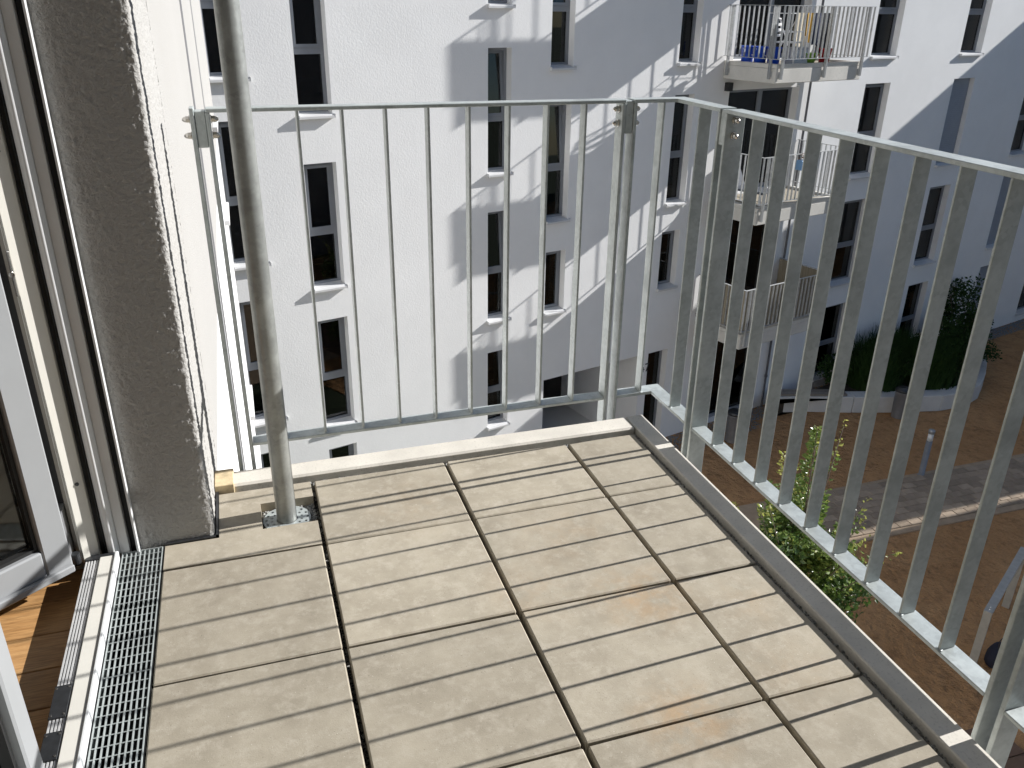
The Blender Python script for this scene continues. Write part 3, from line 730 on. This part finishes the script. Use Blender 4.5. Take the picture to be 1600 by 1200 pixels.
side(-1.012, -2.44, [-1.14 - .1137 * i for i in range(11)], 'nearest right-hand railing panel, cut off by the lower right corner')

# ------------------------------------------------------------------ drain grate, threshold, door frame, doors
og = (-.445, -.5, -.03); t = thing('drain_grate', 'narrow galvanised drain grate along the door threshold', 'grate', og)
G0, G1, GY0, GY1 = -.4935, -.3975, -1.3, .106
MB(og).cells([G0 - .0035, G0 - .001, G1 + .001, G1 + .003], [GY0, GY1], lambda x, y: not (G0 < x < G1), -.15, -.004).build('channel', DARKGAP, t)  # sides coloured black to give the dark below the bars
MB(og).box(G0 - .0035, G1 + .003, GY0, GY1, -.1595, -.1515).build('channel', DARKGAP, t)
for x0, x1 in ((G0, G0 + .002), (G1 - .002, G1)): MB(og).box(x0, x1, GY0, GY1, -.03, .001).build('frame_bar', GALV, t)
for y in (GY0, GY1 - .002): MB(og).box(G0 + .0025, G1 - .0025, y, y + .002, -.03, .001).build('frame_bar', GALV, t)
for i in range(1, 9):
    x = G0 + (G1 - G0) * i / 9; MB(og).box(x - .0013, x + .0013, GY0 + .003, GY1 - .003, -.010, 0).build('bearing_bar', GALV, t)
rod = MB().cyl((G0 + .002, 0, 0), (G1 - .002, 0, 0), .0012, .0012, 6).mesh('cross_rod', GALV)
y = GY1 - .02
while y > -1.25: put('cross_rod', rod, t, Vector((0, y, -.0013)) - Vector(og)); y -= .027
og = (-.53, -.5, -.04); t = thing('door_threshold', 'cream and ribbed aluminium threshold of the balcony door', 'threshold', og)
MB(og).cbox(-.5395, -.506, -1.5, .075, -.07, .020, .002).build('sill_strip', CREAM, t)
MB(og).cbox(-.5058, -.4975, -1.5, .085, -.07, .024, .002).build('drip_edge', WHITEPL, t)
b = MB(og); b.box(-.572, -.5397, -1.5, .068, -.07, .010)
for i in range(5): b.box(-.571 + .0064 * i, -.5676 + .0064 * i, -1.5, .068, .0102, .016)
b.build('ribbed_profile', M('pale_ribbed_aluminium', (.68, .68, .68), .4, .3, .06, 30), t)
for (y0, y1) in ((-.455, -.365), (-.56, -.49)):
    b = MB(og); b.cbox(-.5735, -.5415, y0, y1, .0162, .0195, .001); o = b.build('lock_plate', ALU_D, t)
    for yy in (y0 + .008, y1 - .008):
        for xx in (-.569, -.546): b = MB(og); b.cyl((xx, yy, .0196), (xx, yy, .0206), .0026, .0022, 10); b.build('screw', STAINLESS, t)
og = (-.52, .11, 0); t = thing('door_frame', 'cream and white door frame with black seals beside the rough wall', 'door frame', og)
H = 2.25
def prof(name, x0, x1, y0, y1, mat, z0=-.03, c=.0015): return MB(og).cbox(x0, x1, y0, y1, z0, H, c).build(name, mat, t)
prof('guide_edge', -.4585, -.4525, .100, .135, WHITEPL)
prof('blind_slot', -.4755, -.459, .128, .15, DARKGAP)
prof('blind_guide', -.4985, -.476, .108, .15, WHITEPL)
b = MB(og); n = 10
pr_ = [(-.4990 - .027 * i / n, .108 - .012 * math.sin(math.pi * i / n)) for i in range(n + 1)] + [(-.526, .15), (-.499, .15)]
b.prism(pr_, .0, H); smooth_by_angle(b.build('rounded_bead', WHITEPL, t), 50)
prof('seal', -.5445, -.5265, .124, .15, DARKGAP); prof('seal_lip', -.533, -.5305, .116, .1235, ALU_D)
MB(og).prism([(-.545, .105), (-.545, .15), (-.577, .15), (-.577, .086)], 0, H).build('frame_profile', CREAM, t); prof('groove_rib', -.5805, -.5775, .088, .15, CREAM, .0); prof('groove_rib', -.5845, -.5815, .09, .15, CREAM, .0)
prof('frame_return', -.598, -.585, .112, .15, TAUPE, .0); prof('inner_seal', -.64, -.5985, .125, .15, DARKGAP, -.03)
MB(og).cbox(-.575, -.508, .0765, .0975, -.03, .014, .002).build('foot', ALU_D, t)
b = MB(og); b.box(-.615, -.60, .07, .124, .03, .16); b.build('hinge_plate', ALU, t)
MB(og).cyl((-.592, .078, .012), (-.592, .078, .04), .010, .010, 14).build('hinge', ALU_D, t)
for z in (.22, 1.0): MB(og).cyl((-.558, .0985, z), (-.556, .0945, z), .005, .004, 12).build('screw', ALU_D, t)
b = MB(og); b.cbox(-.583, -.577, .078, .0865, .70, .80, .002); b.cyl((-.58, .0775, .75), (-.58, .072, .75), .006, .006, 10); b.build('strike_plate', STAINLESS, t)
def leaf(label, hinge, ang, width, z0=.022, bar=0):
    t = thing('balcony_door', label, 'door', (hinge[0], hinge[1], z0), ang)
    H2 = 2.2; s = .062; th = .068
    MB().cbox(0, s, -th, 0, 0, H2, .004).build('stile', LEAFP, t); MB().cbox(width - s, width, -th, 0, 0, H2, .004).build('stile', LEAFP, t)
    b = MB(); b.cbox(s + .0008, width - s - .0008, -th, 0, 0, .085, .004); b.build('rail', LEAFP, t)
    if bar: b = MB(); b.cbox(.004, width - .002, .0005, .014, .002, .022, .003); b.build('weather_bar', LEAFP, t)
    MB().cbox(s + .0008, width - s - .0008, -th, 0, H2 - .07, H2, .004).build('rail', LEAFP, t)
    for x in (s + .001, width - s - .009): MB().box(x, x + .008, -th * .75, -th * .2, .0855, H2 - .071).build('gasket', DARKGAP, t)
    MB().box(s + .0095, width - s - .0095, -th * .75, -th * .2, .0855, .0935).build('gasket', DARKGAP, t)
    MB().box(s + .0095, width - s - .0095, -th * .5, -th * .5 + .004, .094, H2 - .071).build('pane', GLASS_N, t)
    return t
# far leaf swung into the room; local x runs from the hinge into the room, local -y faces the balcony
leaf('far glazed door leaf swung open into the room', (-.590, .036), R(180 + 37.7), .74, bar=1)
leaf('near glazed door leaf, almost shut, in the lower left corner', (-.604, -1.385), R(90), .75)

# ------------------------------------------------------------------ courtyard
# paved path
pth = MB(); pth.prism([(6, 9.2), (24, 9.25), (24, 11.15), (6, 11.05)], GZ + .002, GZ + .03)
ph = kind(pth.build('path', KERB), 'structure', 'paved path crossing the brown courtyard')
pm = MB().cbox(-.146, .146, -.096, .096, 0, .022, .006).mesh('paver', PAVER); rr = random.Random(11)
for j in range(8):
    for i in range(34):
        x = 10.4 + .3 * i + .15 * (j % 2); y = 9.48 + .2 * j
        if x > 19: continue
        o = put('paver', pm, ph, (x, y, GZ + .03 + rr.uniform(0, .006))); o.rotation_euler = (rr.uniform(-.01, .01), rr.uniform(-.01, .01), rr.uniform(-.02, .02))
# paved strip under our balcony
st = MB(); st.prism([(-.2, -6), (9.75, -6), (9.75, 4.75), (-.2, 4.75)], GZ + .002, GZ + .012)
sp = kind(st.build('pavement', KERB), 'structure', 'brown paved strip along our house, lower right corner')
pm2 = MB().cbox(-.29, .29, -.29, .29, 0, .03, .006).mesh('paver', M('red_brown_paver', (.19, .12, .085), .9, 0, .12, 5, .3, 60, .003, .2, .2, 90, .15))
for i in range(5):
    for j in range(7):
        put('paver', pm2, sp, (7.05 + .6 * i, .85 + .6 * j, GZ + .0125 + rr.uniform(0, .004)))
# pebble strip along the opposite house
rr = random.Random(4); b = MB()
for i in range(9000):
    u = rr.uniform(12.6, 32); off = rr.uniform(.02, .55 if u > 15.8 else .9); p = FP(u, off, GZ + .01); s = rr.uniform(.015, .035)
    rot = Matrix.Rotation(rr.uniform(0, 6), 3, 'Z')
    vs = [p + rot @ Vector(v) * s for v in ((1, 0, 0), (-1, 0, 0), (0, .8, 0), (0, -.8, 0), (0, 0, .6))]
    b.add(vs, [(0, 2, 4), (2, 1, 4), (1, 3, 4), (3, 0, 4)])
o = b.build('pebbles', M('grey_pebbles', (.22, .21, .2), .8, 0, .6, 25)); kind(o, 'stuff', 'dark pebble strip along the foot of the white block'); o['category'] = 'pebbles'
# planter with seat
pts = [(12.55, 14.82), (13.53, 14.58), (14.64, 14.2), (15.8, 13.87), (17.0, 13.62), (17.9, 13.66), (18.6, 13.95), (19.3, 14.5), (19.95, 15.1), (20.7, 15.9)]
t = thing('planter', 'curved white concrete planter wall with a slatted seat in the shade', 'planter', (16, 14.6, GZ)); og = (16, 14.6, GZ)
for a, c in zip(pts, pts[1:]):
    A, C_ = Vector(a), Vector(c); d = (C_ - A).normalized(); n = Vector((-d.y, d.x)); A2, C2 = A + d * .006, C_ - d * .006
    b = MB(og); b.prism([tuple(A2), tuple(C2), tuple(C2 + n * .38), tuple(A2 + n * .38)], GZ, GZ + .46)
    o = b.build('wall_block', WHITECON, t); m_ = o.modifiers.new('b', 'BEVEL'); m_.width = .012; m_.segments = 1
A, C_ = Vector(pts[0]), Vector(pts[2]); d = (C_ - A).normalized(); n = Vector((-d.y, d.x))
for i in range(4):
    a0 = A + d * .25 + n * (.05 + .085 * i); b = MB(og); b.prism([tuple(a0), tuple(a0 + d * 1.75), tuple(a0 + d * 1.75 + n * .07), tuple(a0 + n * .07)], GZ + .475, GZ + .52); b.build('seat_slat', SEATWOOD, t)
b = MB(og); poly = [tuple(Vector(p) + Vector((0, .25))) for p in pts]
ends = [FP(24.7, .55, 0), FP(16.2, .6, 0)]
b.prism(poly + [(e_.x, e_.y) for e_ in ends], GZ, GZ + .40); b.build('soil', SOIL, t)

def leaves(b, rr, c, rad, n, size, updir=.2):
    for i in range(n):
        while True:
            v = Vector((rr.uniform(-1, 1), rr.uniform(-1, 1), rr.uniform(-1, 1)))
            if v.length < 1: break
        v = v * (0.55 + .45 * v.length)
        p = Vector(c) + Vector((v.x * rad[0], v.y * rad[1], v.z * rad[2]))
        d = Vector((rr.uniform(-1, 1), rr.uniform(-1, 1), rr.uniform(-.6, .8) + updir)).normalized(); s = size * rr.uniform(.6, 1.3)
        w_ = d.orthogonal().normalized(); w_ = Matrix.Rotation(rr.uniform(0, 6.28), 3, d) @ w_; nn = d.cross(w_) * .12 * s
        b.add([p, p + d * s * .45 + w_ * s * .3 + nn, p + d * s, p + d * s * .45 - w_ * s * .3 + nn], [(0, 1, 2), (0, 2, 3)])
def shrub(label, x, y, h, r, seed, n=900, grass=False, size=.08):
    rr = random.Random(seed); t = thing('shrub' if not grass else 'ornamental_grass', label, 'shrub' if not grass else 'grass clump', (x, y, GZ + .4), 0, 'planting behind the curved planter wall')
    b = MB()
    if grass:
        for i in range(n):
            a = rr.uniform(0, 6.28); q = rr.uniform(0, r); p = Vector((q * math.cos(a), q * math.sin(a), 0)); hh = h * rr.uniform(.5, 1.1); d = Vector((rr.gauss(0, .2), rr.gauss(0, .2), 1)) * hh
            w_ = Vector((math.cos(a + 1.5), math.sin(a + 1.5), 0)) * .012
            m1 = p + d * .6; e_ = p + d + Vector((rr.gauss(0, .12), rr.gauss(0, .12), -.03))
            b.add([p - w_, p + w_, m1 + w_ * .8, m1 - w_ * .8, e_], [(0, 1, 2, 3), (3, 2, 4)])
        b.build('blades', LEAF_D, t)
    else:
        for k in range(9):
            a = rr.uniform(0, 6.28); q = r * rr.uniform(.1, .75); c = (q * math.cos(a), q * math.sin(a), h * rr.uniform(.3, .8)); f = rr.uniform(.3, .5)
            leaves(b, rr, c, (r * f, r * f, h * f * .7), n // 9, size)
        b.build('foliage', LEAF_D, t)
        s = MB()
        for k in range(7):
            a = rr.uniform(0, 6.28); s.cyl((0, 0, 0), (r * .5 * math.cos(a), r * .5 * math.sin(a), h * .75), .014, .005, 6)
        s.build('stems', BARK, t)
shrub('low leafy shrub at the left end of the planter', 14.6, 15.3, .7, .75, 1, 1600)
shrub('tall dark grass clump behind the seat', 15.8, 15.0, 1.15, .8, 2, 3000, True)
shrub('broad dark shrub behind the grey litter bin', 16.6, 14.9, 1.05, .95, 3, 2600)
shrub('dense grass clump in the middle of the planter', 17.4, 14.7, 1.2, .8, 4, 3000, True)
shrub('rounded dark shrub right of the planter middle', 18.0, 14.6, 1.05, .9, 5, 2600)
shrub('dark shrub against the shaded wall', 18.2, 15.7, 1.5, 1.0, 6, 2800)
shrub('wide shrub at the right end of the planter', 19.0, 15.2, 1.2, .95, 7, 2600)
shrub('tallest dark shrub at the far end, reaching up the wall', 20.2, 16.6, 2.1, .85, 8, 2600, size=.1)
shrub('leaning shrub beside the tallest one', 19.6, 16.2, 1.5, .9, 9, 2400)
shrub('loose grass clump close to the wall', 16.9, 15.6, 1.2, .7, 10, 2200, True)

def bin_(label, x, y):
    t = thing('litter_bin', label, 'bin', (x, y, GZ))
    MB().lathe([(.17, 0), (.17, .02), (.185, .7), (.19, .71), (.19, .74)], 20).build('body', M('grey_bin_metal', (.22, .22, .23), .5, .3), t, True)
    MB().lathe([(.195, .742), (.195, .79), (.15, .83), (.03, .84)], 20).build('lid', ALU_D, t, True)
bin_('grey cylindrical litter bin standing at the white planter wall', 15.68, 13.68)
bin_('grey cylindrical litter bin at the foot of the block, below the corner railing', 10.75, 13.75)
t = thing('bollard_light', 'slim grey bollard light with pale lens beside the paved path', 'bollard light', (14.03, 11.0, GZ))
MB().lathe([(.09, 0), (.09, .03), (.065, .031), (.065, .93)], 20).build('post', M('grey_bollard_paint', (.25, .26, .28), .45, .2), t, True)
MB().lathe([(.06, .931), (.06, 1.11)], 20).build('lens', COL_('frosted_lens', (.72, .74, .76), .3), t, True)
MB().lathe([(.07, 1.112), (.07, 1.19), (.06, 1.2)], 20).build('cap', M('grey_bollard_cap', (.33, .34, .36), .4, .3), t, True)

# low steel barrier in the lower right, a dark bag behind it
A = Vector((10.25, 5.70, GZ)); d = Vector((1.54, .9, 0)).normalized(); n = Vector((-d.y, d.x, 0)); HB = 1.25
t = thing('steel_barrier', 'low square-section steel barrier in the sand at the lower right', 'barrier', A); og = A
SW = M('grey_barrier_steel', (.4, .39, .36), .5, .2, .12, 8)
for P in (A, A + d * 2.2):
    b = MB(og); q = [P - n * .06 - d * .03, P + n * .06 - d * .03, P + n * .06 + d * .03, P - n * .06 + d * .03]; b.prism([(v.x, v.y) for v in q][::-1], GZ, GZ + HB - .041); b.build('post', SW, t)
b = MB(og); q = [A - n * .062 - d * .032, A + n * .062 - d * .032, A + n * .062 + d * 2.26, A - n * .062 + d * 2.26]; b.prism([(v.x, v.y) for v in q], GZ + HB - .04, GZ + HB); b.build('rail', SW, t)
for k in (.05, .12): b = MB(og); c0 = A + d * k + Vector((0, 0, HB)); b.cyl(c0, c0 + Vector((0, 0, .004)), .012, .01, 10); b.build('screw', STAINLESS, t)
Pb = A + d * .55 - n * .25
t = thing('bag', 'dark navy bag lying in the sand behind the steel barrier', 'bag', Pb, .4)
b = MB(); b.lathe([(.17, 0), (.22, .06), (.21, .2), (.15, .3), (.06, .34)], 14); o = b.build('body', COL_('navy_fabric', (.012, .014, .03), .8), t, True); o.scale = (1.25, .75, 1)
MB().tube([(-.1, 0, .3), (-.06, .02, .45), (.06, .02, .45), (.1, 0, .3)], .008, 6).build('strap', BLACK, t)

# young tree in the sun
def tree():
    rr = random.Random(21); x, y = 6.72, 6.0
    t = thing('young_tree', 'small sunlit leafy tree with upright shoots below the right-hand railing', 'tree', (x, y, GZ))
    tr = MB(); tr.cyl((0, 0, 0), (.02, .02, 1.6), .07, .055, 10); tr.cyl((.02, .02, 1.6), (0, .03, 3.2), .055, .03, 10); br = MB(); cr = MB(); cy = MB(); ci = MB()
    def shoot(p0, p1, r, n, size, w):
        br.cyl(p0, p1, r, r * .3, 6)
        for i in range(n):
            f = rr.uniform(.08, 1.04); p = Vector(p0).lerp(Vector(p1), f); a = rr.uniform(0, 6.28)
            q = w * (1.15 - f) * rr.uniform(.2, 1); p = p + Vector((q * math.cos(a), q * math.sin(a), rr.uniform(-.04, .04)))
            d = Vector((math.cos(a), math.sin(a), rr.uniform(-.1, .9))).normalized(); s = size * rr.uniform(.6, 1.25) * (1.1 - .3 * f)
            w_ = Matrix.Rotation(rr.uniform(0, 6.28), 3, d) @ d.orthogonal().normalized(); nn = d.cross(w_) * .15 * s
            (cy if (f > .8 and w < .25) or rr.random() < .1 else cr).add([p, p + d * s * .45 + w_ * s * .33 + nn, p + d * s, p + d * s * .45 - w_ * s * .33 + nn], [(0, 1, 2), (0, 2, 3)])
    shoot((0, .03, 3.0), (-.05, .05, 4.75), .022, 900, .075, .27)                    # leader
    shoot((0, .0, 2.6), (-.62, -.1, 4.55), .018, 150, .07, .16)
    shoot((.05, 0, 2.6), (.42, .12, 4.75), .018, 120, .07, .12)
    for k in range(34):
        a = rr.uniform(0, 6.28); z0 = rr.uniform(1.2, 3.2); L = rr.uniform(.5, .95) * (1.25 - (z0 - 1.2) / 4)
        p0 = (.01, .02, z0); p1 = (L * math.cos(a), L * math.sin(a), z0 + rr.uniform(.25, .8)); shoot(p0, p1, .014, 230, .088, .3)
    for k in range(22):
        a = rr.uniform(0, 6.28); L = rr.uniform(.45, 1.0); p0 = (L * .7 * math.cos(a), L * .7 * math.sin(a), rr.uniform(2.4, 3.2)); p1 = (L * 1.25 * math.cos(a), L * 1.25 * math.sin(a), p0[2] + rr.uniform(.4, 1.0)); shoot(p0, p1, .008, 44, .075, .08)
    for k in range(26):
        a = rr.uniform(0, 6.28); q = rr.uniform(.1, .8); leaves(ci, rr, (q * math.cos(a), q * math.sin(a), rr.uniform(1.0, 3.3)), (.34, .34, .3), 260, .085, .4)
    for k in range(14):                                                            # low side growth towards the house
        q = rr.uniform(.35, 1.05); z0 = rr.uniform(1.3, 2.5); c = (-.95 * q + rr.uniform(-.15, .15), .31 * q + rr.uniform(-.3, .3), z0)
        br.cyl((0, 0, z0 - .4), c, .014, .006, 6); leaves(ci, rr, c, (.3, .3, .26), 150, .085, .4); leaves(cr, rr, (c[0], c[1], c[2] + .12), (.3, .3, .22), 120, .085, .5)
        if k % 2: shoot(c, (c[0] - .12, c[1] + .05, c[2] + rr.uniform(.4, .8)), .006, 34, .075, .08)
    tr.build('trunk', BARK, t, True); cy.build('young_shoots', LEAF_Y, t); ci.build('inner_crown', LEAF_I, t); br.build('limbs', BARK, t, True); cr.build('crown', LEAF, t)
tree()
